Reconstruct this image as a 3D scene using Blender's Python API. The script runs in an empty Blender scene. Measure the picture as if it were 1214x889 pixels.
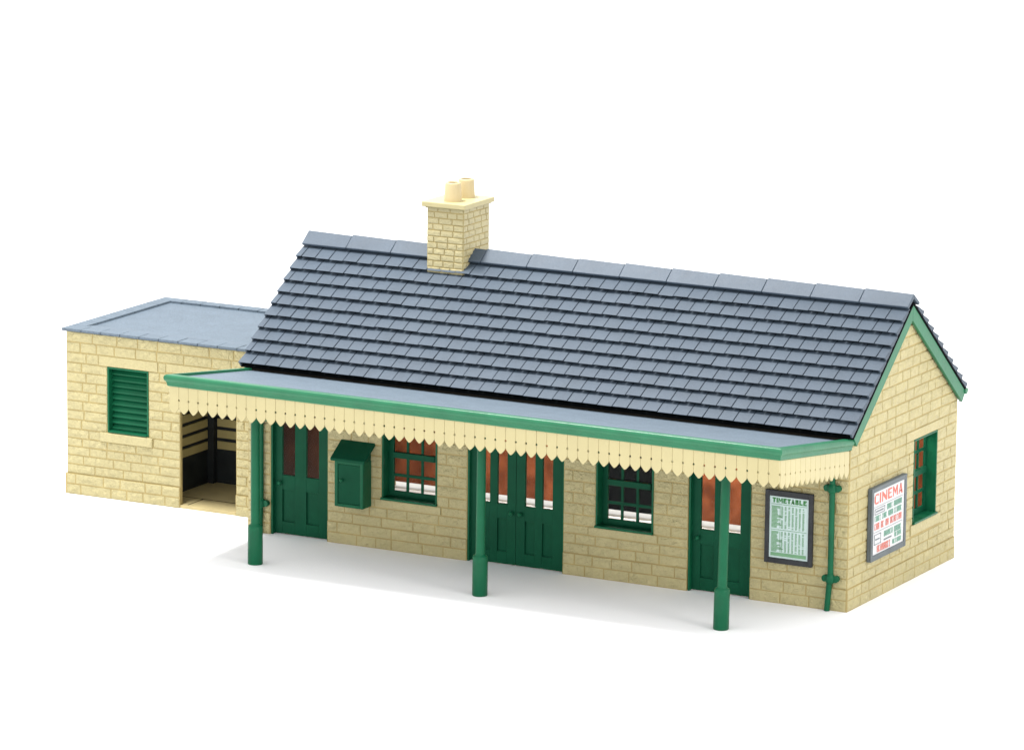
import bpy, bmesh, math, random
from mathutils import Vector, Matrix
SC = bpy.context.scene
COL = SC.collection
R = math.radians

# ------------------------------------------------------------------ materials
def new_mat(name):
    m = bpy.data.materials.new(name); m.use_nodes = True
    nt = m.node_tree
    return m, nt, nt.nodes, nt.links, nt.nodes['Principled BSDF']

def plastic(name, col, rough=0.45, bump=0.0, scale=20.0, fine=0.0, fine_scale=160.0, var=0.06, spec=0.5, speckle=0.0):
    """moulded plastic: slight colour drift, optional rock-faced relief"""
    m, nt, N, L, bs = new_mat(name)
    tc = N.new('ShaderNodeTexCoord')
    n = N.new('ShaderNodeTexNoise'); n.inputs['Scale'].default_value = 3.1; n.inputs['Detail'].default_value = 5
    L.new(tc.outputs['Object'], n.inputs['Vector'])
    cr = N.new('ShaderNodeValToRGB')
    cr.color_ramp.elements[0].position = .3; cr.color_ramp.elements[1].position = .7
    cr.color_ramp.elements[0].color = (*[c*(1-var) for c in col], 1)
    cr.color_ramp.elements[1].color = (*[min(1, c*(1+var)) for c in col], 1)
    L.new(n.outputs['Fac'], cr.inputs['Fac']); colour = cr.outputs['Color']
    if speckle:      # fine grain moulded into the surface
        g = N.new('ShaderNodeTexNoise'); g.inputs['Scale'].default_value = 34; g.inputs['Detail'].default_value = 3; g.inputs['Roughness'].default_value = .75
        L.new(tc.outputs['Object'], g.inputs['Vector'])
        mr = N.new('ShaderNodeMapRange'); mr.inputs[1].default_value = .3; mr.inputs[2].default_value = .7
        mr.inputs[3].default_value = 1-speckle; mr.inputs[4].default_value = 1+speckle
        L.new(g.outputs['Fac'], mr.inputs[0])
        mm = N.new('ShaderNodeVectorMath'); mm.operation = 'SCALE'
        L.new(colour, mm.inputs[0]); L.new(mr.outputs[0], mm.inputs['Scale']); colour = mm.outputs[0]
    L.new(colour, bs.inputs['Base Color'])
    bs.inputs['Roughness'].default_value = rough
    bs.inputs['Specular IOR Level'].default_value = spec*.68
    last = None
    if bump:
        b1 = N.new('ShaderNodeTexNoise'); b1.inputs['Scale'].default_value = scale; b1.inputs['Detail'].default_value = 6
        b1.inputs['Roughness'].default_value = .62; b1.inputs['Distortion'].default_value = .6
        L.new(tc.outputs['Object'], b1.inputs['Vector'])
        last = N.new('ShaderNodeBump'); last.inputs['Strength'].default_value = 1; last.inputs['Distance'].default_value = bump
        L.new(b1.outputs['Fac'], last.inputs['Height'])
    if fine:
        b2 = N.new('ShaderNodeTexNoise'); b2.inputs['Scale'].default_value = fine_scale; b2.inputs['Detail'].default_value = 2
        L.new(tc.outputs['Object'], b2.inputs['Vector'])
        k = N.new('ShaderNodeBump'); k.inputs['Strength'].default_value = 1; k.inputs['Distance'].default_value = fine
        L.new(b2.outputs['Fac'], k.inputs['Height'])
        if last: L.new(last.outputs['Normal'], k.inputs['Normal'])
        last = k
    if last: L.new(last.outputs['Normal'], bs.inputs['Normal'])
    return m

M = {}
M['stone'] = plastic('cream_stone', (.46, .403, .212), .5, bump=.06, scale=13, fine=.006, fine_scale=55, var=.05, spec=.4, speckle=.05)
M['mortar'] = plastic('joint_ochre', (.365, .287, .122), .6, bump=.004, scale=30, var=.12, spec=.3)
M['cream'] = plastic('cream_smooth', (.418, .365, .190), .42, fine=.0015, fine_scale=60, var=.03)
M['dressed'] = plastic('cream_dressed', (.435, .38, .20), .5, bump=.035, scale=14, fine=.004, fine_scale=60, var=.04, spec=.4, speckle=.04)
M['pot'] = plastic('pot_tan', (0.4473, 0.3621, 0.1988), .42, fine=.002, fine_scale=60, var=.04)
M['brick'] = plastic('cream_brick', (.44, .385, .212), .45, bump=.02, scale=22, fine=.004, fine_scale=80, var=.05, speckle=.05)
M['trim'] = plastic('green_trim_sheen', (.014, .128, .058), .36, bump=.004, scale=9, fine=.0012, fine_scale=70, var=.10, spec=.45)  # paler copy of the green plastic, with its sheen put into the colour
M['green'] = plastic('green_paint', (.0048, .088, .039), .36, bump=.005, scale=9, fine=.0015, fine_scale=60, var=.12, spec=.22)
M['green_dark'] = plastic('green_joinery', (0.00458, 0.0626, 0.03054), .42, fine=.0015, fine_scale=60, var=.10, spec=.10)
M['slate'] = plastic('slate_grey', (.047, .067, .092), .48, fine=.006, fine_scale=70, var=.08, spec=.6, speckle=.10)
M['felt'] = plastic('roof_felt', (.105, .138, .172), .6, fine=.012, fine_scale=75, var=.06, spec=.5, speckle=.22)
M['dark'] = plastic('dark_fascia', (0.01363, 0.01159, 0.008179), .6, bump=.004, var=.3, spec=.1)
M['grey_frame'] = plastic('grey_frame', (0.08861, 0.1056, 0.1125), .5, bump=.004, scale=30, fine=.002, var=.15)
M['charcoal'] = plastic('charcoal_frame', (0.03067, 0.03272, 0.03544), .5, bump=.004, scale=30, fine=.002, var=.25, spec=.3, speckle=.2)
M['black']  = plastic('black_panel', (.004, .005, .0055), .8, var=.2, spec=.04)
M['board'] = plastic('shed_board', (0.4294, 0.3578, 0.1534), .55, bump=.003, scale=30, var=.08)
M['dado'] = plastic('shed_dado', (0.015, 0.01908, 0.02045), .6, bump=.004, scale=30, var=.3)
M['shed_floor'] = plastic('shed_floor', (0.439, 0.3606, 0.1803), .6, bump=.004, scale=18, var=.10)
M['brown']  = plastic('brown_lining', (.185, .054, .020), .4, bump=.006, scale=6, var=.5, spec=.2)
M['brown_shaded'] = plastic('brown_shaded', (.055, .022, .011), .5, bump=.006, scale=6, var=.3, spec=.2)  # darker copy of the brown lining; dimness of the left end put into colour
M['floor_white'] = plastic('white_card', (.9, .9, .9), .7, var=.01)
M['paper_mint'] = plastic('paper_mint', (0.4826, 0.5952, 0.5791), .55, var=.02)
M['paper_white'] = plastic('paper_white', (0.5316, 0.5385, 0.5453), .55, var=.02)
M['ink_green_dark'] = plastic('ink_green', (0.03408, 0.1772, 0.0409), .6, var=.1)
M['ink_green'] = plastic('ink_green_pale', (0.15, 0.3135, 0.1704), .6, var=.1)
M['ink_teal'] = plastic('ink_teal', (0.1159, 0.2863, 0.2045), .6, var=.1)
M['ink_red'] = plastic('ink_red', (0.5453, 0.1363, 0.1022), .6, var=.08)
M['ink_grey'] = plastic('ink_grey', (0.15, 0.1704, 0.184), .6, var=.1)
def ground_mat():
    m, nt, N, L, bs = new_mat('white_sweep')
    bs.inputs['Base Color'].default_value = (.90, .895, .90, 1)
    bs.inputs['Roughness'].default_value = .85; bs.inputs['Specular IOR Level'].default_value = .2
    return m
M['ground'] = ground_mat()
def glass_mat():
    m, nt, N, L, bs = new_mat('clear_glazing')
    N.remove(bs)
    out = N['Material Output']
    tr = N.new('ShaderNodeBsdfTransparent'); tr.inputs[0].default_value = (.95, .95, .95, 1)
    gl = N.new('ShaderNodeBsdfGlossy'); gl.inputs['Roughness'].default_value = .08; gl.inputs[0].default_value = (.22, .22, .22, 1)
    mx = N.new('ShaderNodeMixShader')
    mx.inputs[0].default_value = .007; L.new(tr.outputs[0], mx.inputs[1]); L.new(gl.outputs[0], mx.inputs[2])
    L.new(mx.outputs[0], out.inputs['Surface'])
    return m
M['glass'] = glass_mat()

# ------------------------------------------------------------------ builders
def tag(o, label=None, cat=None, group=None, kind=None):
    if label: o['label'] = label
    if cat: o['category'] = cat
    if group: o['group'] = group
    if kind: o['kind'] = kind
    return o
def thing(name, loc, label, cat):
    o = bpy.data.objects.new(name, None); COL.objects.link(o)
    o.location = loc; o.empty_display_size = .3
    return tag(o, label, cat)
def origin(o):
    p = Vector((0, 0, 0))
    while o is not None:
        p += o.location; o = o.parent
    return p

class MB:
    """collects faces in world (or local) coordinates, builds ONE mesh object"""
    def __init__(s): s.v = []; s.f = []; s.m = []; s.sm = []
    def add(s, vs, fs, mi=0, smooth=False):
        b = len(s.v); s.v += [tuple(p) for p in vs]
        for f in fs: s.f.append([b+i for i in f]); s.m.append(mi); s.sm.append(smooth)
    def box(s, x0, x1, y0, y1, z0, z1, mi=0):
        s.add([(x0,y0,z0),(x1,y0,z0),(x1,y1,z0),(x0,y1,z0),(x0,y0,z1),(x1,y0,z1),(x1,y1,z1),(x0,y1,z1)],
              [(0,3,2,1),(4,5,6,7),(0,1,5,4),(1,2,6,5),(2,3,7,6),(3,0,4,7)], mi)
    def hexa(s, p, mi=0):   # 8 points: bottom ring 4, top ring 4
        s.add(p, [(0,3,2,1),(4,5,6,7),(0,1,5,4),(1,2,6,5),(2,3,7,6),(3,0,4,7)], mi)
    def prism(s, poly, fn, d0, d1, mi=0):   # poly in (a,b); fn(a,b,d) -> xyz
        n = len(poly)
        vs = [fn(a,b,d0) for a,b in poly] + [fn(a,b,d1) for a,b in poly]
        fs = [list(range(n))[::-1], [n+i for i in range(n)]] + [(i,(i+1)%n,n+(i+1)%n,n+i) for i in range(n)]
        s.add(vs, fs, mi)
    def lathe(s, cx, cy, prof, n=24, mi=0, lean=(0,0)):   # prof: (r,z)
        vs = []; fs = []
        for r, z in prof:
            for k in range(n):
                a = 2*math.pi*k/n; vs.append((cx+lean[0]*z+r*math.cos(a), cy+lean[1]*z+r*math.sin(a), z))
        for j in range(len(prof)-1):
            for k in range(n):
                fs.append((j*n+k, j*n+(k+1)%n, (j+1)*n+(k+1)%n, (j+1)*n+k))
        s.add(vs, fs, mi, True)
        b = len(prof)-1
        s.add(vs[:n], [list(range(n))[::-1]], mi); s.add(vs[b*n:], [list(range(n))], mi)
    def build(s, name, mats, parent=None, bevel=0, seg=2, loc=None):
        if not isinstance(mats, (list, tuple)): mats = [mats]
        me = bpy.data.meshes.new(name)
        o = bpy.data.objects.new(name, me); COL.objects.link(o)
        if parent is not None: o.parent = parent
        if loc is not None: o.location = loc; off = Vector((0,0,0))   # local coordinates
        elif getattr(parent, 'local_space', False): off = Vector((0,0,0))
        else: off = origin(parent) if parent is not None else Vector((0,0,0))
        me.from_pydata([tuple(Vector(p)-off) for p in s.v], [], s.f)
        for mm in mats: me.materials.append(mm)
        me.polygons.foreach_set('material_index', s.m)
        me.polygons.foreach_set('use_smooth', s.sm)
        bm = bmesh.new(); bm.from_mesh(me)
        bmesh.ops.recalc_face_normals(bm, faces=bm.faces); bm.to_mesh(me); bm.free()
        me.update()
        if bevel:
            b = o.modifiers.new('bevel', 'BEVEL'); b.width = bevel; b.segments = seg; b.limit_method = 'ANGLE'; b.angle_limit = R(35)
        return o
def local(mb, name, mats, parent, bevel=0):     # sub-part sharing its parent's local frame
    me_o = mb.build(name, mats, None, bevel)
    me_o.parent = parent
    return me_o

def copy_tree(o, parent):
    c = o.copy(); COL.objects.link(c); c.parent = parent
    for ch in list(o.children): copy_tree(ch, c)
    return c

# ------------------------------------------------------------------ stone walls
def clip(poly, n, d):       # keep points with n.p <= d
    out = []
    for i in range(len(poly)):
        a, b = poly[i], poly[(i+1) % len(poly)]
        da, db = n[0]*a[0]+n[1]*a[1]-d, n[0]*b[0]+n[1]*b[1]-d
        if da <= 0: out.append(a)
        if da*db < 0:
            t = da/(da-db); out.append((a[0]+t*(b[0]-a[0]), a[1]+t*(b[1]-a[1])))
    return out

def area(p):
    return .5*abs(sum(p[i][0]*p[(i+1)%len(p)][1]-p[(i+1)%len(p)][0]*p[i][1] for i in range(len(p))))

def block(mb, poly, fn, d0, h, rnd, gap=.006, inset=.011, mi=0):
    """one dressed stone standing proud of the wall face; d measured outwards"""
    if len(poly) < 3 or area(poly) < .0012: return
    cx = sum(p[0] for p in poly)/len(poly); cz = sum(p[1] for p in poly)/len(poly)
    w = max(p[0] for p in poly)-min(p[0] for p in poly); hh = max(p[1] for p in poly)-min(p[1] for p in poly)
    def shrink(g):
        sx = max(.1, 1-2*g/w); sz = max(.1, 1-2*g/hh)
        return [(cx+(a-cx)*sx, cz+(b-cz)*sz) for a, b in poly]
    jit = lambda: rnd.uniform(-.0035, .0035)
    lo = shrink(gap); hi = [(a+jit(), b+jit()) for a, b in shrink(gap+inset*.55)]; top = [(a+jit()*.6, b+jit()*.6) for a, b in shrink(gap+inset*1.5)]
    n = len(poly)
    hj = [h*rnd.uniform(.75, 1.15) for _ in range(n)]
    vs = [fn(a,b,d0-.012) for a,b in lo] + [fn(a,b,d0+h*.62) for a,b in hi] + [fn(a,b,d0+hj[i]) for i,(a,b) in enumerate(top)]
    fs = [(i,(i+1)%n,n+(i+1)%n,n+i) for i in range(n)] + [(n+i,n+(i+1)%n,2*n+(i+1)%n,2*n+i) for i in range(n)]
    mb.add(vs, fs, mi)
    if n == 4 and w > .12 and inset > .009:      # hewn face: small uneven facets
        nx = max(2, round(w/.085)); nz = max(2, round(hh/.065))
        g = []
        for j in range(nz+1):
            for i in range(nx+1):
                u, v = i/nx, j/nz
                a = (top[0][0]*(1-u)+top[1][0]*u)*(1-v)+(top[3][0]*(1-u)+top[2][0]*u)*v
                b = (top[0][1]*(1-u)+top[1][1]*u)*(1-v)+(top[3][1]*(1-u)+top[2][1]*u)*v
                hc = (hj[0]*(1-u)+hj[1]*u)*(1-v)+(hj[3]*(1-u)+hj[2]*u)*v
                if 0 < i < nx and 0 < j < nz:
                    a += rnd.uniform(-.02, .02); b += rnd.uniform(-.014, .014); hc += rnd.uniform(-.004, .012)
                g.append(fn(a, b, d0+hc))
        mb.add(g, [(j*(nx+1)+i, j*(nx+1)+i+1, (j+1)*(nx+1)+i+1, (j+1)*(nx+1)+i) for j in range(nz) for i in range(nx)], mi)
        return
    # centre fan so the dressed face can swell a little
    c = fn(cx+w*rnd.uniform(-.1,.1), cz+hh*rnd.uniform(-.1,.1), d0+h*rnd.uniform(1.0,1.35))
    mb.add([vs[2*n+i] for i in range(n)]+[c], [(i,(i+1)%n,n) for i in range(n)], mi)

def stones(mb, fn, a0, a1, courses, reserved, seed, clips=(), h=.010, lmin=.26, lmax=.56, plinth=None, gap=.006, inset=.0095):
    rnd = random.Random(seed)
    for ci in range(len(courses)-1):
        z0, z1 = courses[ci], courses[ci+1]
        d0 = 0
        if plinth and z1 <= plinth[0]+1e-6: d0 = plinth[1]
        rs = [r for r in reserved if r[2] < z1-.02 and r[3] > z0+.02]
        xs = sorted({a0, a1, *[min(max(r[0],a0),a1) for r in rs], *[min(max(r[1],a0),a1) for r in rs]})
        for xa, xb in zip(xs, xs[1:]):
            if xb-xa < .03: continue
            zz = [(z0, z1)]
            for r in rs:
                if r[0] < xb-.005 and r[1] > xa+.005:
                    nz = []
                    for p, q in zz:
                        if r[2] > p: nz.append((p, min(q, r[2])))
                        if r[3] < q: nz.append((max(p, r[3]), q))
                    zz = nz
            for p, q in zz:
                if q-p < .035: continue
                x = xa; first = True
                while x < xb-1e-6:
                    ln = rnd.uniform(lmin, lmax)
                    if first and ci % 2: ln *= .55
                    first = False
                    nx = x+ln
                    if xb-nx < lmin*.6: nx = xb
                    poly = [(x,p),(nx,p),(nx,q),(x,q)]
                    if nx-x > lmin*1.1 and rnd.random() < .008 and q-p > .12 and not clips:   # snecked pair
                        zm = p+(q-p)*rnd.uniform(.42,.58)
                        parts = [[(x,p),(nx,p),(nx,zm),(x,zm)],[(x,zm),(nx,zm),(nx,q),(x,q)]]
                    else: parts = [poly]
                    for po in parts:
                        for nn, dd in clips: po = clip(po, nn, dd) if po else po
                        if po: block(mb, po, fn, d0, h, rnd, gap, inset)
                    x = nx

def backing(mb, fn, a0, a1, z0, z1, openings, t, mi=1, clips=(), apex=None):
    """wall slab of thickness t with real openings, split into butted pieces"""
    xs = sorted({a0, a1, *[o[0] for o in openings], *[o[1] for o in openings]})
    for xa, xb in zip(xs, xs[1:]):
        zz = [(z0, z1)]
        for o in openings:
            if o[0] < xb-1e-4 and o[1] > xa+1e-4:
                nz = []
                for p, q in zz:
                    if o[2] > p: nz.append((p, min(q, o[2])))
                    if o[3] < q: nz.append((max(p, o[3]), q))
                zz = nz
        for p, q in zz:
            if q-p < .005: continue
            mb.prism([(xa,p),(xb,p),(xb,q),(xa,q)], fn, 0, -t, mi)

FRONT = lambda y: (lambda a, b, d: (a, y-d, b))          # faces the camera side (-y)
RIGHT = lambda x: (lambda a, b, d: (x+d, a, b))
LEFT  = lambda x: (lambda a, b, d: (x-d, a, b))
BACK  = lambda y: (lambda a, b, d: (a, y+d, b))

L_, D_ = 10.0, 3.87
EY, EZ = -.11, 2.655                # slate edge at the eaves
RY, RZ = D_/2, 4.305                # slate plane at the ridge
slope = (RZ-EZ)/(RY-EY)
sl = math.hypot(RY-EY, RZ-EZ); su = ((RY-EY)/sl, (RZ-EZ)/sl)   # up-slope unit (y,z)
COURSES = [0,.165,.33,.482,.632,.765,.925,1.09,1.25,1.42,1.585,1.75,1.925,2.10,2.25,2.42,2.56]
WT = .2

# ================================================================== STATION BUILDING
st = thing('station_building', (L_/2, 0, 0), 'long cream stone model station building with slate pitched roof, green trim and platform canopy', 'station building')
D1 = (.40, 1.40, 0, 2.1); W1 = (2.34, 3.285, .767, 2.1); DD = (3.80, 5.415, 0, 2.1); W2 = (5.947, 6.892, .767, 2.1); D3 = (7.455, 8.465, 0, 2.1)
GW = (2.28, 3.13, .83, 2.1)
OP = [D1, W1, DD, W2, D3]
mb = MB()
backing(mb, FRONT(0), 0, L_, 0, 2.56, OP, WT)
sills = [(2.22,3.36,.635,.765), (5.83,6.965,.635,.765)]
lint = [(2.2,3.42,2.1,2.25),(5.81,7.03,2.1,2.25)]
stones(mb, FRONT(0), 0, L_, COURSES, OP+sills+lint, 11, plinth=(.33,.012))
# plinth backing so the proud courses have something behind them
px = sorted([0, L_, D1[0], D1[1], DD[0], DD[1], D3[0], D3[1]])
for a, b in zip(px[::2], px[1::2]): mb.box(a+.001, b-.001, -.013, -.0005, 0, .326, 1)
# gable (right)
wallpitch = slope
az = lambda y: EZ-.13+(y-EY)*slope if y < RY else EZ-.13+(2*RY-EY-y)*slope
gclip = [((-slope, 1), az(0)-.0), ((slope, 1), az(D_)+slope*D_)]
GC = COURSES[:-1] + [2.575,2.735,2.895,3.055,3.215,3.375,3.535,3.695,3.855,4.02,4.2]
backing(mb, RIGHT(L_-.002), WT, D_-WT, 0, 2.5, [GW], WT-.01)
gp = [(0.0,2.5),(D_,2.5),(D_,az(D_)),(RY,az(RY)),(0.0,az(0))]
mb.prism(gp, RIGHT(L_-.002), 0, -WT+.01, 1)
gs = [(2.2,3.3,.66,.825),(1.98,3.36,2.1,2.25)]
stones(mb, RIGHT(L_), 0.0, D_, GC, [GW]+gs, 5, clips=gclip, plinth=(.33,.008))
mb.box(L_, L_+.009, -.013, D_+.012, 0, .326, 1)
# gable (left) and rear wall
backing(mb, LEFT(.002), WT, D_-WT, 0, 2.5, [], WT-.01)
mb.prism(gp, LEFT(.002), 0, -WT+.01, 1)
stones(mb, LEFT(0), 0.0, D_, GC, [], 6, clips=gclip)
backing(mb, BACK(D_-.002), 0, L_, 0, 2.5, [(.4, L_-.4, 0, .13)], WT-.01)
stones(mb, BACK(D_), 0, L_, COURSES, [(.4, L_-.4, 0, .165)], 7)
wall = mb.build('wall', [M['stone'], M['mortar']], st)
# smooth dressed stones
for s_ in sills:
    q = MB(); q.box(s_[0]+.006, s_[1]-.006, -.02, .01, s_[2]+.006, s_[3]-.004); q.build('stone_sill', M['dressed'], st, .01)
for s_ in lint:
    q = MB(); q.box(s_[0]+.006, s_[1]-.006, -.014, .01, s_[2]+.006, s_[3]-.006); q.build('lintel', M['dressed'], st, .006)
q = MB(); q.box(L_-.01, L_+.022, gs[0][0]+.006, gs[0][1]-.006, gs[0][2]+.006, gs[0][3]-.004); q.build('stone_sill', M['dressed'], st, .01)
q = MB(); q.box(L_-.01, L_+.014, gs[1][0]+.006, gs[1][1]-.006, gs[1][2]+.006, gs[1][3]-.006); q.build('lintel', M['dressed'], st, .006)

# ---- windows: local frame, x along the wall, y inwards, z up from the opening's foot
def make_window(w, h, side, x, y, z, rot=0, top=.07):
    f = MB()
    t = .028
    f.box(0, t, -.012, .2, .033, h); f.box(w-t, w, -.012, .2, .033, h); f.box(t, w-t, -.012, .2, h-t, h)
    win = f.build('window', M['green'], st, .006, loc=Vector((x, y, z))-st.location)
    win.rotation_euler = (0, 0, rot)
    b = MB(); b.box(-.006, w+.006, -.045, .2, 0, .033); local(b, 'sill', M['green'], win, .006)
    s = MB(); y0, y1 = .155, .195
    rows = [(.118,.338),(.383,.625),(.715,.955),(1.0, h-top)]
    pitch = (w-2*side+.04)/3
    cols = [(side+k*pitch, side+k*pitch+pitch-.04) for k in range(3)]
    xs0, xs1 = t, w-t
    s.box(xs0, cols[0][0], y0, y1, .033, h-t); s.box(cols[2][1], xs1, y0, y1, .033, h-t)
    s.box(cols[0][0], cols[2][1], y0, y1, .033, rows[0][0]); s.box(cols[0][0], cols[2][1], y0, y1, rows[3][1], h-t)
    s.box(cols[0][0], cols[2][1], y0-.03, y1, rows[1][1], rows[2][0])
    for k in (0, 2):
        s.box(cols[0][0], cols[2][1], y0+.006, y1-.004, rows[k][1], rows[k+1][0])
    for r_ in rows:
        for k in (0, 1): s.box(cols[k][1], cols[k+1][0], y0+.006, y1-.004, r_[0], r_[1])
    local(s, 'sash', M['green_dark'], win, .005)
    g = MB(); g.box(cols[0][0]-.01, cols[2][1]+.01, .176, .180, rows[0][0]-.01, rows[3][1]+.01); local(g, 'pane', M['glass'], win)
    return win
w1 = make_window(.945, 1.333, .115, W1[0], 0, W1[2])
w2 = copy_tree(w1, st); w2.location = Vector((W2[0], 0, W2[2]))-st.location
make_window(.85, 1.27, .06, L_, GW[0], GW[2], R(90))

# ---- doors
def leaf(mb, x0, x1, cols, y0, y1, h, ztop=1.93):
    """panelled leaf: stiles and rails butted round glass openings and sunk panels"""
    zs = [.012, .20, .70, .925, ztop, h]
    xs = [x0] + [c for p in cols for c in p] + [x1]
    for k in range(0, len(xs), 2): mb.box(xs[k], xs[k+1], y0, y1, zs[0], zs[-1])
    for a, b in cols:
        mb.box(a, b, y0, y1, zs[0], zs[1]); mb.box(a, b, y0, y1, zs[2], zs[3]); mb.box(a, b, y0, y1, zs[4], zs[5])
        mb.box(a, b, y0+.028, y1-.005, zs[1], zs[2])
def knob(parent, x, z, y):
    k = MB()
    pts = [(.012,0),(.012,.02),(.03,.028),(.036,.045),(.028,.062),(.008,.068)]
    n = 12; vs = []; fs = []
    for r, d in pts:
        for i in range(n): vs.append((x+r*math.cos(i*2*math.pi/n), y-d, z+r*math.sin(i*2*math.pi/n)))
    for j in range(len(pts)-1):
        for i in range(n): fs.append((j*n+i, j*n+(i+1)%n, (j+1)*n+(i+1)%n, (j+1)*n+i))
    k.add(vs, fs, 0, True); k.add(vs[-n:], [list(range(n))])
    return local(k, 'knob', M['green'], parent)
def make_door(x, w):
    d = MB(); c = w/2-.02
    leaf(d, .0, w, [(c-.32,c-.10),(c+.10,c+.32)], .075, .125, 2.1)
    door = d.build('door', M['green_dark'], st, .004, loc=Vector((x, 0, 0))-st.location)
    f = MB(); f.box(.001, .03, .002, .074, .0, 2.098); f.box(w-.016, w-.001, .002, .074, 0, 2.098); f.box(.03, w-.016, .002, .074, 2.07, 2.098)
    local(f, 'frame', M['green'], door, .004)
    for a in (c-.32, c+.10):
        g = MB(); g.box(a-.005, a+.225, .098, .102, .92, 1.935); local(g, 'pane', M['glass'], door)
    knob(door, .13, .80, .075)
    return door
d1 = make_door(D1[0], 1.0)
d3 = copy_tree(d1, st); d3.location = Vector((D3[0]+.005, 0, 0))-st.location
# double door
f = MB(); W = DD[1]-DD[0]
f.box(.001, .03, .002, .054, 0, 2.098); f.box(W-.02, W-.001, .002, .054, 0, 2.098); f.box(.03, W-.02, .002, .054, 2.07, 2.098)
dd = f.build('double_door', M['green'], st, .004, loc=Vector((DD[0], 0, 0))-st.location)
c = 4.59-DD[0]
for x0, x1, cols, kx in ((.001, c-.003, [(c-.61,c-.44),(c-.315,c-.15)], c-.065), (c+.003, W-.001, [(c+.15,c+.315),(c+.44,c+.61)], c+.085)):
    d = MB(); leaf(d, x0, x1, cols, .055, .105, 2.1)
    local(d, 'door_leaf', M['green_dark'], dd, .004)
    for a, b in cols:
        g = MB(); g.box(a-.005, b+.005, .078, .082, .92, 1.935); local(g, 'pane', M['glass'], dd)
    knob(dd, kx, .80, .055)

# ---- interior
q = MB()
q.box(.21, 3.6, D_-.24, D_-.215, .13, 2.45); q.box(5.3, L_-.21, D_-.24, D_-.215, .13, 2.45)
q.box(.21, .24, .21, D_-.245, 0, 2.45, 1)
q.box(L_-.24, L_-.21, 3.2, D_-.245, 0, 2.45)
q.box(.21, L_-.21, .21, D_-.25, 2.452, 2.48)
q.build('interior_lining', [M['brown'], M['brown_shaded']], st)
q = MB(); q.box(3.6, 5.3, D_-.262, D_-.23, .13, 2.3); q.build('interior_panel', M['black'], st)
q = MB(); q.box(.24, L_-.24, .21, D_-.02, -.02, .006); q.build('interior_floor', M['floor_white'], st)

# ---- roof
def roof_slope(mb, side):
    """side -1 front slope, +1 rear slope; slates laid in ten courses"""
    rnd = random.Random(3+side)
    def P(x, s, h):            # along x, distance up-slope, height above deck
        y = EY+su[0]*s-su[1]*h; z = EZ-.085+su[1]*s+su[0]*h
        return (x, y if side < 0 else D_-y, z)
    X0, X1 = -.075, L_+.088
    mb.hexa([P(X0,.01,-.03),P(X1+.006,.01,-.03),P(X1+.006,sl-.004,-.03),P(X0,sl-.004,-.03),P(X0,.01,0),P(X1+.006,.01,0),P(X1+.006,sl-.004,0),P(X0,sl-.004,0)], 1)  # deck coloured black to paint shade into the gaps between courses
    pitch = .2448; ch = sl/10.85
    for i in range(10):
        s0, s1 = i*ch, (i+1)*ch+.05
        if s1 > sl-.01: s1 = sl-.01
        x = X0; first = pitch*(.42 if i % 2 else .92)
        while x < X1-.001:
            nx = min(x+(first if x == X0 else pitch), X1)
            if X1-nx < .03: nx = X1
            g = .0055
            h0 = .098+rnd.uniform(-.004,.004); h1 = h0+rnd.uniform(-.002,.002); e = rnd.uniform(-.005,.004)
            t = .008; hu = .020
            xa, xb = (x+g if x > X0 else x), (nx-g if nx < X1 else nx)
            for va, vb in ((x, x+.03),)*(x == X0)+((nx-.03, nx),)*(nx == X1):      # solid verge ends
                mb.hexa([P(va,s0+e+.004,.012),P(vb,s0+e+.004,.012),P(vb,s1-.06,.004),P(va,s1-.06,.004),P(va,s0+e+.004,h0-t-.001),P(vb,s0+e+.004,h0-t-.001),P(vb,s1-.06,hu+.006),P(va,s1-.06,hu+.006)], 0)
            mb.hexa([P(xa,s0+e,h0-t),P(xb,s0+e,h1-t),P(xb,s1,hu-.014),P(xa,s1,hu-.014),P(xa,s0+e,h0),P(xb,s0+e,h1),P(xb,s1,hu+.006),P(xa,s1,hu+.006)], 0)
            x = nx
    return P
mb = MB()
Pf = roof_slope(mb, -1); Pb = roof_slope(mb, 1)
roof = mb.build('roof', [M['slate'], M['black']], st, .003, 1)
mb = MB(); n = 13; x0, x1 = -.078, L_+.094
for k in range(n):
    a = x0+(x1-x0)*k/n+(.004 if k else 0); b = x0+(x1-x0)*(k+1)/n-(.004 if k < n-1 else 0)
    hgt = .104+(.003 if k % 2 else 0)
    for P in (Pf, Pb):
        s0, s1 = sl-.195, sl+.002
        pts = [P(a,s0,hgt-.045),P(b,s0,hgt-.045),P(b,s1,hgt-.045),P(a,s1,hgt-.045),P(a,s0,hgt),P(b,s0,hgt),P(b,s1+.055,hgt-.002),P(a,s1+.08,hgt-.002)]
        # meet exactly on the ridge line
        pts[6] = (b, RY, pts[6][2]); pts[7] = (a, RY, pts[7][2]); pts[2] = (b, RY, pts[2][2]); pts[3] = (a, RY, pts[3][2])
        mb.hexa(pts)
ridge = mb.build('ridge_tiles', M['slate'], roof, .006, 1)
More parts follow.
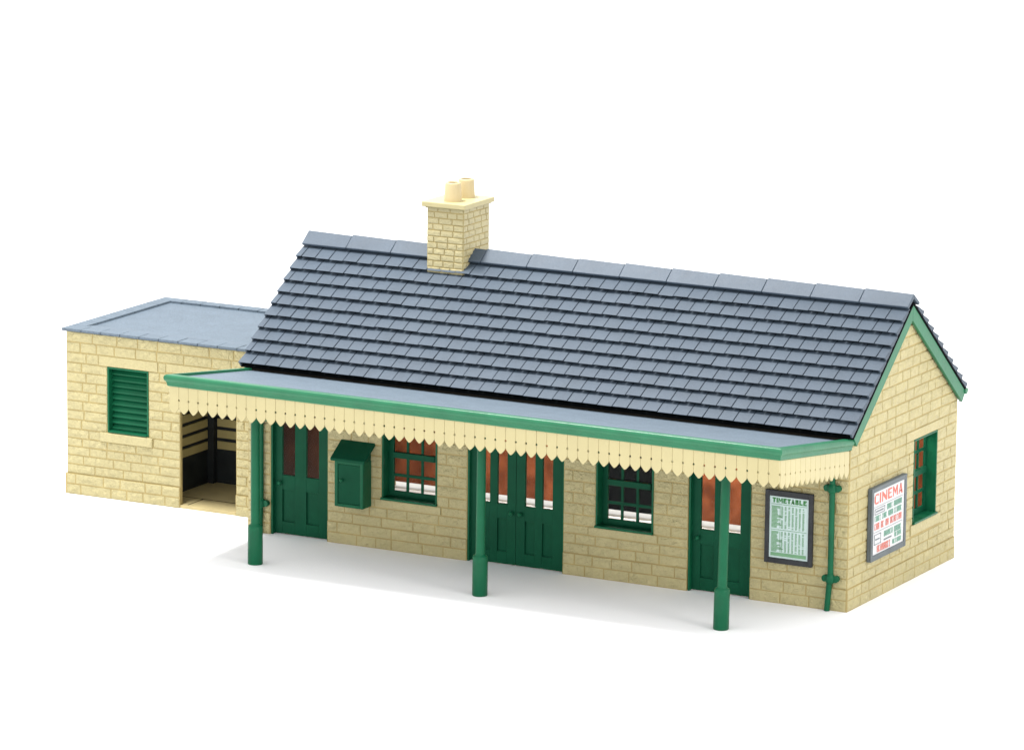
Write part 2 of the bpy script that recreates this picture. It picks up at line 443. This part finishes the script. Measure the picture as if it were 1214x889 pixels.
# bargeboards and eaves
def barge(x0, x1):
    for side in (-1, 1):
        q = MB()
        def P(x, s, h):
            y = EY+su[0]*s-su[1]*h; z = EZ-.085+su[1]*s+su[0]*h
            return (x, y if side < 0 else D_-y, z)
        e = -.02 if side > 0 else .04
        apex_s = lambda h: (RY-EY+su[1]*h)/su[0]
        a, b = -.215, -.032
        q.hexa([P(x0,e,a),P(x1,e,a),P(x1,apex_s(a),a),P(x0,apex_s(a),a),P(x0,e,b),P(x1,e,b),P(x1,apex_s(b),b),P(x0,apex_s(b),b)])
        q.build('bargeboard', M['trim'], st, .006)
barge(L_+.03, L_+.082); barge(-.05, -.02)
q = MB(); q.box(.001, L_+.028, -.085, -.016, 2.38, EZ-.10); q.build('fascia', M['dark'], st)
q = MB()
pr = [(.0,0),(.10,0),(.10,-.05),(.07,-.085),(.03,-.085),(0,-.05)]
q.prism([(D_+.06+a, EZ-.075+b) for a, b in pr], lambda a, b, d: (d, a, b), -.07, L_+.10)
q.build('rear_gutter', M['trim'], st, .006)

# ---- chimney
CX0, CX1, CY0, CY1, CZ = 2.215, 2.832, 1.58, 2.39, 4.982
mb = MB(); mb.box(CX0, CX1, CY0, CY1, 3.7, CZ, 1)
bc = [3.78+.094*k for k in range(14)]; bc[-1] = CZ
stones(mb, FRONT(CY0), CX0, CX1, bc, [], 21, h=.012, lmin=.15, lmax=.24, gap=.0038, inset=.008)
stones(mb, RIGHT(CX1), CY0, CY1, bc, [], 22, h=.012, lmin=.15, lmax=.24, gap=.0038, inset=.008)
stones(mb, LEFT(CX0), CY0, CY1, bc, [], 23, h=.012, lmin=.15, lmax=.24, gap=.0038, inset=.008)
stones(mb, BACK(CY1), CX0, CX1, bc, [], 24, h=.012, lmin=.15, lmax=.24, gap=.0038, inset=.008)
chim = mb.build('chimney', [M['brick'], M['mortar']], st)
q = MB(); q.hexa([(CX0-.03,CY0-.03,CZ-.02),(CX1+.03,CY0-.03,CZ-.02),(CX1+.03,CY1+.03,CZ-.02),(CX0-.03,CY1+.03,CZ-.02)]+[(CX0-.03,CY0-.03,CZ+.0),(CX1+.03,CY0-.03,CZ+.0),(CX1+.03,CY1+.03,CZ+.0),(CX0-.03,CY1+.03,CZ+.0)])
q.box(CX0-.068, CX1+.062, CY0-.07, CY1+.06, CZ+.001, CZ+.078)
q.build('chimney_cap', M['cream'], chim, .014)
for cx, cy in ((2.545, 1.77), (2.55, 2.18)):
    q = MB(); b = CZ+.078
    prof = [(.136,b-.01),(.134,b+.02),(.119,b+.265),(.115,b+.280),(.106,b+.287),(.08,b+.287),(.08,b+.28),(.074,b+.16)]
    q.lathe(cx, cy, prof, 28)
    q.build('chimney_pot', M['pot'], chim)

# ---- canopy
CXL, CXR, CYF, ZF, ZB = .036, 10.052, -2.43, 2.858, 2.545
zs = lambda y: ZB+(ZF-ZB)*(y/CYF)
mb = MB()
a, b = CXL+.085, CXR-.085; y0, y1 = CYF+.085, -.018
mb.hexa([(a,y0,zs(y0)-.12),(b,y0,zs(y0)-.12),(b,y1,zs(y1)-.12),(a,y1,zs(y1)-.12),(a,y0,zs(y0)-.035),(b,y0,zs(y0)-.035),(b,y1,zs(y1)-.035),(a,y1,zs(y1)-.035)])
can = mb.build('canopy', M['felt'], st)
# gutter: one moulding swept round three sides with mitred corners
prof = [(.085,-.018),(.085,0),(.012,0),(-.004,-.010),(-.016,-.032),(-.018,-.058),(-.010,-.082),(.004,-.098),(.012,-.104),(.012,-.120),(.020,-.126),(.020,-.158),(.032,-.176),(.085,-.176)]
path = [((CXL, .0, ZB), (1,0)), ((CXL, CYF, ZF), (1,1)), ((CXR, CYF, ZF), (-1,1)), ((CXR, .0, ZB), (-1,0))]
mb = MB(); n = len(prof); vs = []
for (p, d) in path:
    for u, w in prof: vs.append((p[0]+d[0]*u, p[1]+d[1]*u, p[2]+w))
fs = [(j*n+i, j*n+(i+1)%n, (j+1)*n+(i+1)%n, (j+1)*n+i) for j in range(3) for i in range(n)]
fs += [list(range(n)), [3*n+i for i in range(n)][::-1]]
mb.add(vs, fs)
mb.build('gutter', M['trim'], can, .004)
# valance boards with pointed feet and drilled holes between them
def plank(w, g=.0008):
    """outline in (a, z) with z measured down from the top of the board"""
    H, Nn, Hl = -.402, -.305, -.206
    r = .0165; e = w-g
    pts = [(g,.0),(g,Hl+r)] + [(g+r*math.sin(t), Hl+r*math.cos(t)) for t in (R(45),R(90),R(135))] + [(g,Hl-r)]
    pts += [(g,Nn),(g+.011,Nn-.028),(g+.040,Nn-.064),(w*.5-.008,H),(w*.5+.008,H),(e-.040,Nn-.064),(e-.011,Nn-.028),(e,Nn)]
    pts += [(e,Hl-r)] + [(e-r*math.sin(t), Hl+r*math.cos(t)) for t in (R(135),R(90),R(45))] + [(e,Hl+r),(e,.0)]
    return pts
mb = MB(); rnd = random.Random(8)
VZ = ZF-.172
nf = 60; xa, xb = CXL+.045, CXR-.045; w = (xb-xa)/nf
for k in range(nf):
    x = xa+k*w; dz = rnd.uniform(-.006,.006); dy = rnd.uniform(-.002,.002)
    mb.prism(plank(w), lambda a, b, d: (x+a, CYF+.045+d+dy, VZ+b+(dz if b < -.3 else 0)), 0, .03)
mb.box(xa, xb, CYF+.076, CYF+.088, VZ-.16, VZ+.02)
ns = 14
for xs, sg in ((CXL+.045, 1), (CXR-.045, -1)):
    ya, yb = CYF+.082, -.03; w2_ = (yb-ya)/ns
    for k in range(ns):
        y = ya+k*w2_; dz = rnd.uniform(-.006,.006)
        mb.prism(plank(w2_), lambda a, b, d: (xs+sg*d, y+a, zs(y+a)-.172+b+(dz if b < -.3 else 0)), 0, .03)
    mb.hexa([(xs+sg*q_, yy, zs(yy)-.172+zz) for zz in (-.16, .01) for q_, yy in ((.031,ya),(.043,ya),(.043,yb),(.031,yb))])
mb.build('valance', M['cream'], can, .005, 1)
# posts (one mesh each, copied)
q = MB()
q.lathe(0, 0, [(.107,0),(.113,.012),(.112,.56),(.104,.59),(.074,.606),(.069,.63),(.068,1.4),(.066,2.66)], 32)
post = q.build('canopy_post', M['green'], can, loc=Vector((1.193, -1.775, 0))-origin(can))
for x in (4.984, 8.864):
    p = post.copy(); COL.objects.link(p); p.parent = can; p.location = Vector((x, -1.775, 0))-origin(can)
    p.rotation_euler.y = R(.25 if x < 6 else .9)       # the end post stands a touch out of true

# ---- drainpipes
def drainpipe(x, kick):
    q = MB()
    y = -.062
    segs = [(.005, kick), (.40, kick*.35), (.52, 0), (2.40, 0)]
    n = 14; vs = []; fs = []
    for z, dx in segs:
        for k in range(n):
            a = 2*math.pi*k/n; vs.append((x+dx+.042*math.cos(a), y+.042*math.sin(a), z))
    for j in range(len(segs)-1):
        for k in range(n): fs.append((j*n+k, j*n+(k+1)%n, (j+1)*n+(k+1)%n, (j+1)*n+k))
    q.add(vs, fs, 0, True); q.add(vs[:n], [list(range(n))[::-1]]); q.add(vs[-n:], [list(range(n))])
    pipe = q.build('drainpipe', M['green'], st)
    for z in (.475, 1.80):
        b = MB()
        b.lathe(x, y, [(.045,z-.065),(.066,z-.045),(.07,z-.0),(.062,z+.045),(.045,z+.07)], 16)
        for sx in (-1, 1):      # ears of the bracket against the wall
            n = 14; vs = []; 
            for d in (-.012, -.085):
                for k in range(n):
                    a = 2*math.pi*k/n; vs.append((x+sx*.088+.045*math.cos(a), d, z+.005+.050*math.sin(a)))
            b.add(vs, [(k,(k+1)%n,n+(k+1)%n,n+k) for k in range(n)]+[list(range(n))[::-1],[n+k for k in range(n)]])
        b.build('bracket', M['green'], pipe, .006)
drainpipe(9.765, -.045)
drainpipe(.262, -.02)

# ================================================================== OUTBUILDING
XA, YA, YB, ZA = -3.785, .78, 3.72, 2.6
ob = thing('outbuilding', (XA/2, YA, 0), 'low flat roofed cream stone outbuilding with green louvred window and open doorway', 'outbuilding')
LV = (-3.03, -2.272, 1.06, 2.1); DO = (-1.70, -.686, 0, 2.12)
AC = [0,.165,.33,.48,.625,.765,.90,1.045,1.195,1.345,1.495,1.645,1.795,1.95,2.10,2.265,2.43,2.6]
mb = MB()
backing(mb, FRONT(YA), XA, -.03, 0, ZA, [LV, DO], .06)
lsill = (-3.165, -2.19, .90, 1.045); llint = (-3.19, -2.1, 2.10, 2.265); dlint = (-1.95, -.45, 2.12, 2.265)
stones(mb, FRONT(YA), XA, -.03, AC, [LV, DO, lsill, llint, dlint, (-3.04,-2.26,1.04,1.07)], 31, plinth=(.33,.022))
for a, b in ((XA-.022, DO[0]-.001), (DO[1]+.001, -.03)): mb.box(a, b, YA-.024, YA-.0005, 0, .326, 1)
backing(mb, LEFT(XA+.002), YA+.062, YB-.16, 0, ZA, [], .15)
stones(mb, LEFT(XA), YA, YB, AC, [], 32, plinth=(.33,.022))
mb.box(XA-.024, XA-.0005, YA, YB+.02, 0, .326, 1)
backing(mb, BACK(YB-.002), XA, -.03, 0, ZA, [], .15)
stones(mb, BACK(YB), XA, -.03, AC, [], 33)
mb.build('wall', [M['stone'], M['mortar']], ob)
q = MB(); q.box(lsill[0]+.006, lsill[1]-.006, YA-.045, YA+.02, lsill[2]+.004, lsill[3]+.004); q.build('stone_sill', M['dressed'], ob, .012)
for s_ in (llint, dlint):
    q = MB(); q.box(s_[0]+.006, s_[1]-.006, YA-.014, YA+.01, s_[2]+.006, s_[3]-.006); q.build('lintel', M['dressed'], ob, .006)
# louvred window
q = MB(); t = .03
q.box(LV[0], LV[0]+t, YA-.012, YA+.17, LV[2], LV[3]); q.box(LV[1]-t, LV[1], YA-.012, YA+.17, LV[2], LV[3])
q.box(LV[0]+t, LV[1]-t, YA-.012, YA+.17, LV[3]-t, LV[3]); q.box(LV[0]+t, LV[1]-t, YA-.03, YA+.17, LV[2], LV[2]+.028)
lv = q.build('louvred_window', M['green'], ob, .005)
q = MB(); q.box(LV[0]+t, LV[1]-t, YA+.155, YA+.168, LV[2]+.03, LV[3]-t)
q.build('backboard', M['green_dark'], lv)
n = 10; z0, z1 = LV[2]+.035, LV[3]-t-.01; st_ = (z1-z0)/n
q = MB()
for k in range(n):
    zb = z0+k*st_
    ya_, yb_ = YA+.085, YA+.153
    q.hexa([(LV[0]+t,ya_,zb),(LV[1]-t,ya_,zb),(LV[1]-t,yb_,zb+st_*.9),(LV[0]+t,yb_,zb+st_*.9),
            (LV[0]+t,ya_,zb+.02),(LV[1]-t,ya_,zb+.02),(LV[1]-t,yb_,zb+st_*.9+.018),(LV[0]+t,yb_,zb+st_*.9+.018)])
q.build('louvre_slats', M['green'], lv, .004)
# open shed behind the doorway
SX0, SX1, SY1 = -2.15, -.20, 2.42
q = MB(); q.box(SX0, SX1, YA+.061, SY1, 0, .05); q.box(DO[0]+.005, DO[1]-.005, YA-.018, YA+.061, 0, .048)
fl = q.build('shed_floor', M['shed_floor'], ob, .004)
q = MB(); q.box(SX0+.02, SX1, YA+.50, YA+.515, .05, .0535); q.box(-1.60, -1.585, YA+.05, YA+.50, .05, .0535); q.build('floor_joint', M['dark'], fl)
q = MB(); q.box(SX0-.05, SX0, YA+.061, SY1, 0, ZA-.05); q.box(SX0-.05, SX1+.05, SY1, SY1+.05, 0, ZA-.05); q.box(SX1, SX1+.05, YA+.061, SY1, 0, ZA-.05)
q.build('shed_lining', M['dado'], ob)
q = MB()
for k in range(11):
    z = .60+k*.182
    if z+.14 > 2.5: break
    q.box(SX0+.0, SX0+.02, YA+.07, SY1-.13, z, z+.126); q.box(SX0+.13, SX1-.01, SY1-.02, SY1, z, z+.126); q.box(SX1-.02, SX1, YA+.07, SY1-.13, z, z+.126)
q.build('wall_boards', M['board'], ob)
q = MB(); q.box(SX0+.001, SX0+.115, SY1-.115, SY1-.001, .05, ZA-.06); q.build('corner_post', M['dado'], ob, .006)
# flat roof
RX0, RX1, RY0, RY1 = XA-.055, -.005, YA-.055, YB+.055
q = MB(); q.box(RX0+.004, RX1, RY0+.004, RY1-.004, ZA+.001, ZA+.004)
rf = q.build('roof', M['felt'], ob, .005)
q = MB(); rnd = random.Random(5)
cw = .25
y = RY0
edges = [RY0+.30+k*(RY1-.24-RY0-.30)/7 for k in range(8)]
for a, b in zip(edges, edges[1:]): q.box(RX0, RX0+cw, a+.006, b-.006, ZA+.0055, ZA+.046)
for (ya_, yb_, off) in ((RY0, RY0+.30, 0), (RY1-.24, RY1, .1)):
    x = RX0; k = 0
    while x < RX1-.01:
        nx = min(RX1, x+(.355 if k else .36+off)); 
        if RX1-nx < .1: nx = RX1
        q.box(x+(.006 if k else 0), nx-.006, ya_+(0.0), yb_-.003, ZA+.0055, ZA+.046+rnd.uniform(-.002,.002)); x = nx; k += 1
q.build('coping', M['felt'], rf, .006)
q = MB(); q.box(RX0+cw, RX1, RY0+.30, RY1-.24, ZA+.0045, ZA+.009); q.build('felt_panel', M['felt'], rf)
# felt ramps up to the front coping as one moulded surface
q = MB(); q.hexa([(RX0+cw+.002,RY0+.301,ZA+.010),(RX1,RY0+.301,ZA+.010),(RX1,RY0+.6,ZA+.010),(RX0+cw+.002,RY0+.6,ZA+.010),(RX0+cw+.002,RY0+.301,ZA+.044),(RX1,RY0+.301,ZA+.044),(RX1,RY0+.6,ZA+.0115),(RX0+cw+.002,RY0+.6,ZA+.0115)])
q.build('felt_fillet', M['felt'], rf)

# ================================================================== WALL CABINET
cb = thing('wall_cabinet', (1.925, -.2, .637), 'small dark green cabinet with sloping lid fixed to the wall beside the left single door', 'cabinet')
bx0, bx1, by, bz0, bz1 = 1.672, 2.165, -.27, .637, 1.345
q = MB(); t = .055
q.box(bx0, bx1, by+.03, -.013, bz0, bz1)
q.box(bx0, bx0+t, by, by+.03, bz0, bz1); q.box(bx1-t, bx1, by, by+.03, bz0, bz1)
q.box(bx0+t, bx1-t, by, by+.03, bz0, bz0+.05); q.box(bx0+t, bx1-t, by, by+.03, bz1-.05, bz1)
q.build('body', M['green'], cb, .008)
q = MB(); q.box(bx0+t+.004, bx1-t-.004, by+.012, by+.03, bz0+.055, bz1-.055); dr = q.build('door', M['green_dark'], cb, .004)
off = origin(dr)
kb = MB(); kb.lathe(0, 0, [(.012,0),(.012,.02),(.026,.03),(.028,.045),(.018,.056),(.004,.058)], 12)
ko = kb.build('knob', M['green'], None); ko.parent = dr; ko.location = Vector((bx0+.13, by+.012, 1.05))-off; ko.rotation_euler = (R(90), 0, 0)
q = MB()
lx0, lx1 = bx0-.035, bx1+.065
q.hexa([(lx0,-.345,1.345),(lx1,-.345,1.345),(lx1,-.013,1.565),(lx0,-.013,1.565),(lx0,-.345,1.390),(lx1,-.345,1.390),(lx1,-.013,1.615),(lx0,-.013,1.615)])
q.build('lid', M['green_dark'], cb, .012)
q = MB()
q.prism([(-.27,bz1+.001),(-.014,bz1+.001),(-.014,1.555),(-.27,1.395)], lambda a, b, d: (d, a, b), bx0+.01, bx1-.01)
q.build('top_block', M['green_dark'], cb)

# ================================================================== SIGNS
def glyph(ch, k, r):
    """one capital in a unit box, as convex pieces; k heavy stroke width, r thin stroke height"""
    B = lambda x0, x1, y0, y1: [(x0,y0),(x1,y0),(x1,y1),(x0,y1)]
    arc = lambda cx, cy, ro, ri, a0, a1, sy=1: [[(cx+q*math.cos(t), cy+sy*q*math.sin(t)) for q, t in ((ro,u),(ro,v),(ri,v),(ri,u))]
        for u, v in [(R(a0+(a1-a0)*n/8), R(a0+(a1-a0)*(n+1)/8)) for n in range(8)]]
    if ch == 'I': return [B(.5-k/2,.5+k/2,0,1)]
    if ch == 'T': return [B(0,1,1-r,1), B(.5-k/2,.5+k/2,0,1-r)]
    if ch == 'L': return [B(0,k,0,1), B(k,1,0,r)]
    if ch == 'E': return [B(0,k,0,1), B(k,1,0,r), B(k,1,1-r,1), B(k,.85,.46,.46+r*.8)]
    if ch == 'N': return [B(0,k*.7,0,1), B(1-k*.7,1,0,1), [(k*.7,1-k*.2),(k*.7,.55),(1-k*.7,0),(1-k*.7,.45)]]
    if ch == 'M': return [B(0,k*.62,0,1), B(1-k*.8,1,0,1), [(k*.62,1),(k*.62,.62),(.5,.16),(.5,.54)], [(.5,.54),(.5,.16),(1-k*.8,.62),(1-k*.8,1)]]
    if ch == 'A': return [[(0,0),(k*.6,0),(.56,1),(.38,1)], [(1-k*1.1,0),(1,0),(.62,1),(.38,1)], B(.2,.74,.20,.20+r*.9)]
    if ch == 'C': return [[(p[0]*1.0, p[1]) for p in q] for q in [B(0,k,.25,.75), B(.3,1,0,r), B(.3,1,1-r,1), [(0,.25),(.3,0),(.3,r),(k,.28)], [(0,.75),(k,.72),(.3,1-r),(.3,1)], B(1-k*.55,1,r,.24), B(1-k*.55,1,.76,1-r)]]
    if ch == 'B': return [B(0,k,0,1), B(k,.75,0,r*.8), B(k,.75,1-r*.8,1), B(k,.75,.47,.47+r*.7), B(1-k,1,.10,.44), B(.93-k,.93,.56,.90),
                          [(.75,0),(1,.10),(1-k,.12),(.7,r*.8)], [(.75,.47),(.75,.54),(1-k,.42),(1,.42)], [(.75,.5),(.93,.58),(.93-k,.6),(.7,.54)], [(.75,1),(.7,1-r*.8),(.93-k,.88),(.93,.88)]]
def text_mesh(txt, parent, mat, place, width, height, k=.3, r=.2, gap=.26, narrow=(), name='lettering'):
    """the heading in cut letters, one mesh; place(u, v, d): u 0..width, v 0..height"""
    ws = [.42 if c_ == 'I' else (1.25 if c_ in 'MN' else 1.0) for c_ in txt]
    tot = sum(ws)+gap*(len(txt)-1); u = 0; q = MB()
    for c_, w_ in zip(txt, ws):
        kk = k/w_
        if c_ == 'I': kk = k/.42
        for n_, pc in enumerate(glyph(c_, min(kk, 1), r)):
            q.add([place((u+x*w_)/tot*width, y*height, 0) for x, y in pc], [list(range(len(pc)))])
        u += w_+gap
    return q.build(name, mat, parent)
# timetable
tb = thing('timetable_board', (9.09, 0, .605), 'dark framed TIMETABLE board printed in green, on the front wall beside the right door', 'notice board')
tx0, tx1, tz0, tz1, ty = 8.715, 9.468, .603, 1.676, -.075
q = MB(); fw = .066
q.box(tx0, tx1, ty+.03, -.02, tz0, tz1)
q.box(tx0, tx0+fw, ty, ty+.03, tz0, tz1); q.box(tx1-fw, tx1, ty, ty+.03, tz0, tz1)
q.box(tx0+fw, tx1-fw, ty, ty+.03, tz0, tz0+.078); q.box(tx0+fw, tx1-fw, ty, ty+.03, tz1-.085, tz1)
q.build('frame', M['charcoal'], tb, .006)
px0, px1, pz0, pz1 = tx0+fw, tx1-fw, tz0+.078, tz1-.085
TT = MB(); TT.box(px0+.002, px1-.002, ty+.02, ty+.03, pz0+.002, pz1-.002)
PW, PH = px1-px0, pz1-pz0; pyf = ty+.02
def at_tt(u0, v0): return lambda u, v, d: (px0+u0+u, pyf-.003, pz0+v0+v)
TITLE1 = lambda pp: text_mesh('TIMETABLE', pp, M['ink_green_dark'], at_tt(.045, PH*.895), PW-.08, PH*.08, .44, .27, .16)
def ink(cells, q, mi, fn):
    for u0, u1, v0, v1 in cells: q.add([fn(u0,v0),fn(u1,v0),fn(u1,v1),fn(u0,v1)], [(0,1,2,3)], mi)
ft = lambda u, v: (px0+u, pyf-.0035, pz0+v)
cells = [(.03, PW-.03, PH*.868, PH*.877), (.03, PW-.03, PH*.455, PH*.463), (.03, PW-.03, .03, .075),
         (.03, PW-.03, .075, .082)]
ink(cells, TT, 1, ft)
rnd = random.Random(4); cells = []
for (v0, v1) in ((PH*.485, PH*.845), (PH*.10, PH*.435)):
    nrow = 17; rh = (v1-v0)/nrow
    for r_ in range(nrow):
        ln = .085+.06*abs(math.sin(r_*.9))*rnd.random()+(.05 if r_ in (2,3,8,9) else 0)
        cells.append((.035, .035+ln, v0+r_*rh+.003, v0+(r_+1)*rh-.002))
    ink_cols = [(PW*.30+k*(PW*.66/7.3), PW*.30+k*(PW*.66/7.3)+.033) for k in range(7)]
    for k, (a, b) in enumerate(ink_cols):
        for r_ in range(26):
            if rnd.random() < .10: continue
            h_ = (v1-v0)/26
            cells.append((a+.002*rnd.random(), b-.008*rnd.random(), v0+r_*h_+.001, v0+(r_+1)*h_-.0035))
    cells.append((PW*.268, PW*.278, v0, v1))
ink(cells, TT, 1, ft)
pp = TT.build('poster', [M['paper_mint'], M['ink_green']], tb)
TITLE1(pp)

# cinema poster on the gable
cp = thing('cinema_poster_board', (L_, 1.245, .605), 'grey framed white CINEMA poster in red and green print, on the gable end wall', 'poster')
gy0, gy1, gz0, gz1, gx = .625, 1.868, .607, 1.69, L_+.088
q = MB(); fw = .072
q.box(L_+.018, gx-.026, gy0, gy1, gz0, gz1)
q.box(gx-.026, gx, gy0, gy0+fw, gz0, gz1); q.box(gx-.026, gx, gy1-fw, gy1, gz0, gz1)
q.box(gx-.026, gx, gy0+fw, gy1-fw, gz0, gz0+.083); q.box(gx-.026, gx, gy0+fw, gy1-fw, gz1-.07, gz1)
q.build('frame', M['grey_frame'], cp, .006)
qy0, qy1, qz0, qz1 = gy0+fw, gy1-fw, gz0+.083, gz1-.07
QW, QH = qy1-qy0, qz1-qz0
CC = MB(); CC.box(gx-.026, gx-.014, qy0+.002, qy1-.002, qz0+.002, qz1-.002)
gxf = gx-.014
def at_c(u0, v0): return lambda u, v, d: (gxf+.003, qy0+u0+u, qz0+v0+v)
TITLE2 = lambda pp: text_mesh('CINEMA', pp, M['ink_red'], at_c(.04, QH*.80), QW-.10, QH*.165, .34, .16, .24)
fc = lambda u, v: (gxf+.0035, qy0+u, qz0+v)
rnd = random.Random(9)
def strokes(u0, u1, f0, f1, words):
    """a line of small unreadable print: groups of upright strokes with cross strokes"""
    out = []; v1, v0 = QH*(1-f0), QH*(1-f1); tot = sum(words)+(len(words)-1)*.8; cw_ = (u1-u0)*QW/tot; u = u0*QW
    for wn in words:
        for k in range(wn):
            a = u+k*cw_; out.append((a+cw_*.08, a+cw_*.38, v0, v1))
            kind = rnd.randrange(4)
            if kind != 1: out.append((a+cw_*.62, a+cw_*.88, v0, v1))
            if kind != 2: out.append((a+cw_*.38, a+cw_*.62, v1-(v1-v0)*.24, v1))
            if kind in (0, 2): out.append((a+cw_*.38, a+cw_*.62, v0+(v1-v0)*.36, v0+(v1-v0)*.58))
            if kind in (1, 3): out.append((a+cw_*.38, a+cw_*.62, v0, v0+(v1-v0)*.22))
        u += (wn+.8)*cw_
    return out
g = strokes(.44,.93,.27,.36,[5,7])+strokes(.05,.93,.385,.475,[5,4,4,6])+strokes(.36,.93,.685,.775,[6,5])+strokes(.70,.93,.785,.86,[5])+strokes(.64,.93,.885,.96,[6])
ink(g, CC, 1, fc)
r_ = strokes(.05,.93,.505,.61,[3,2,2,7])+strokes(.14,.59,.865,.975,[8])
ink(r_, CC, 2, fc)
k_ = [(QW*.03,QW*.95,QH*(1-.245),QH*(1-.238)), (QW*.03,QW*.95,QH*(1-.648),QH*(1-.641))]
for (a, b, f0, f1) in ((.05,.38,.27,.365), (.05,.27,.68,.845)):
    v1, v0 = QH*(1-f0), QH*(1-f1); a *= QW; b *= QW; e = .016
    k_ += [(a,b,v1-e*.7,v1),(a,b,v0,v0+e*.7),(a,a+e,v0,v1),(b-e,b,v0,v1),(a+.04,b-.05,(v0+v1)/2-.012,(v0+v1)/2+.010)]
k_ += strokes(.36,.62,.81,.835,[7])
ink(k_, CC, 3, fc)
pp = CC.build('poster', [M['paper_white'], M['ink_teal'], M['ink_red'], M['ink_grey']], cp)
TITLE2(pp)

# ================================================================== SETTING
q = MB(); q.add([(-400,-400,0),(400,-400,0),(400,700,0),(-400,700,0)], [(0,1,2,3)])
gr = q.build('ground', M['ground']); tag(gr, 'seamless white studio surface', None, None, 'structure')

# ================================================================== LIGHT
w = bpy.data.worlds.new('World'); SC.world = w; w.use_nodes = True
bg = w.node_tree.nodes['Background']; bg.inputs[0].default_value = (1, 1, 1, 1); bg.inputs[1].default_value = 1.65
def area_lamp(name, loc, target, sx, sy, power, col=(1,1,1)):
    l = bpy.data.lights.new(name, 'AREA'); l.shape = 'RECTANGLE'; l.size = sx; l.size_y = sy; l.energy = power; l.color = col
    o = bpy.data.objects.new(name, l); COL.objects.link(o); o.location = loc
    o.rotation_euler = (Vector(target)-Vector(loc)).to_track_quat('-Z', 'Y').to_euler()
    return o
area_lamp('overhead_softbox', (-2.5, -1.9, 26), (4.6, .2, 0), 6, 2.2, 10500)
area_lamp('side_softbox', (34, -9, 14), (6, 0, 1.5), 9, 9, 2500, (1, .98, .95))
area_lamp('interior_fill', (5.4, 2.6, 2.40), (5.4, 3.7, 0), 8.6, .5, 330, (1, .95, .88))  # added fill with no real source, brightens the lining and floor strip

# ================================================================== CAMERA
f, cxp, cyp, czp, yaw, pitch, roll = 5962.92, 38.6631, -64.037, 17.6814, .4897, -.201, .010
cam = bpy.data.cameras.new('camera'); co = bpy.data.objects.new('camera', cam); COL.objects.link(co)
cam.sensor_fit = 'HORIZONTAL'; cam.sensor_width = 36; cam.lens = f/1214*36; cam.clip_end = 2000; cam.clip_start = 1
c, s = math.cos(yaw), math.sin(yaw)
r0 = Vector((c, s, 0)); fw0 = Vector((-s, c, 0)); up0 = Vector((0, 0, 1))
cp_, sp_ = math.cos(pitch), math.sin(pitch)
fw2 = fw0*cp_+up0*sp_; up2 = up0*cp_-fw0*sp_
cr, sr = math.cos(roll), math.sin(roll)
rr = r0*cr+up2*sr; uu = up2*cr-r0*sr
mw = Matrix((rr, uu, -fw2)).transposed().to_4x4(); mw.translation = Vector((cxp, cyp, czp))
co.matrix_world = mw
SC.camera = co
SC.render.engine = 'CYCLES'
SC.cycles.max_bounces = 8; SC.cycles.use_denoising = True
vs_ = SC.view_settings
vs_.view_transform = 'Standard'; vs_.look = 'None'; vs_.exposure = 0; vs_.gamma = 1; vs_.use_curve_mapping = False
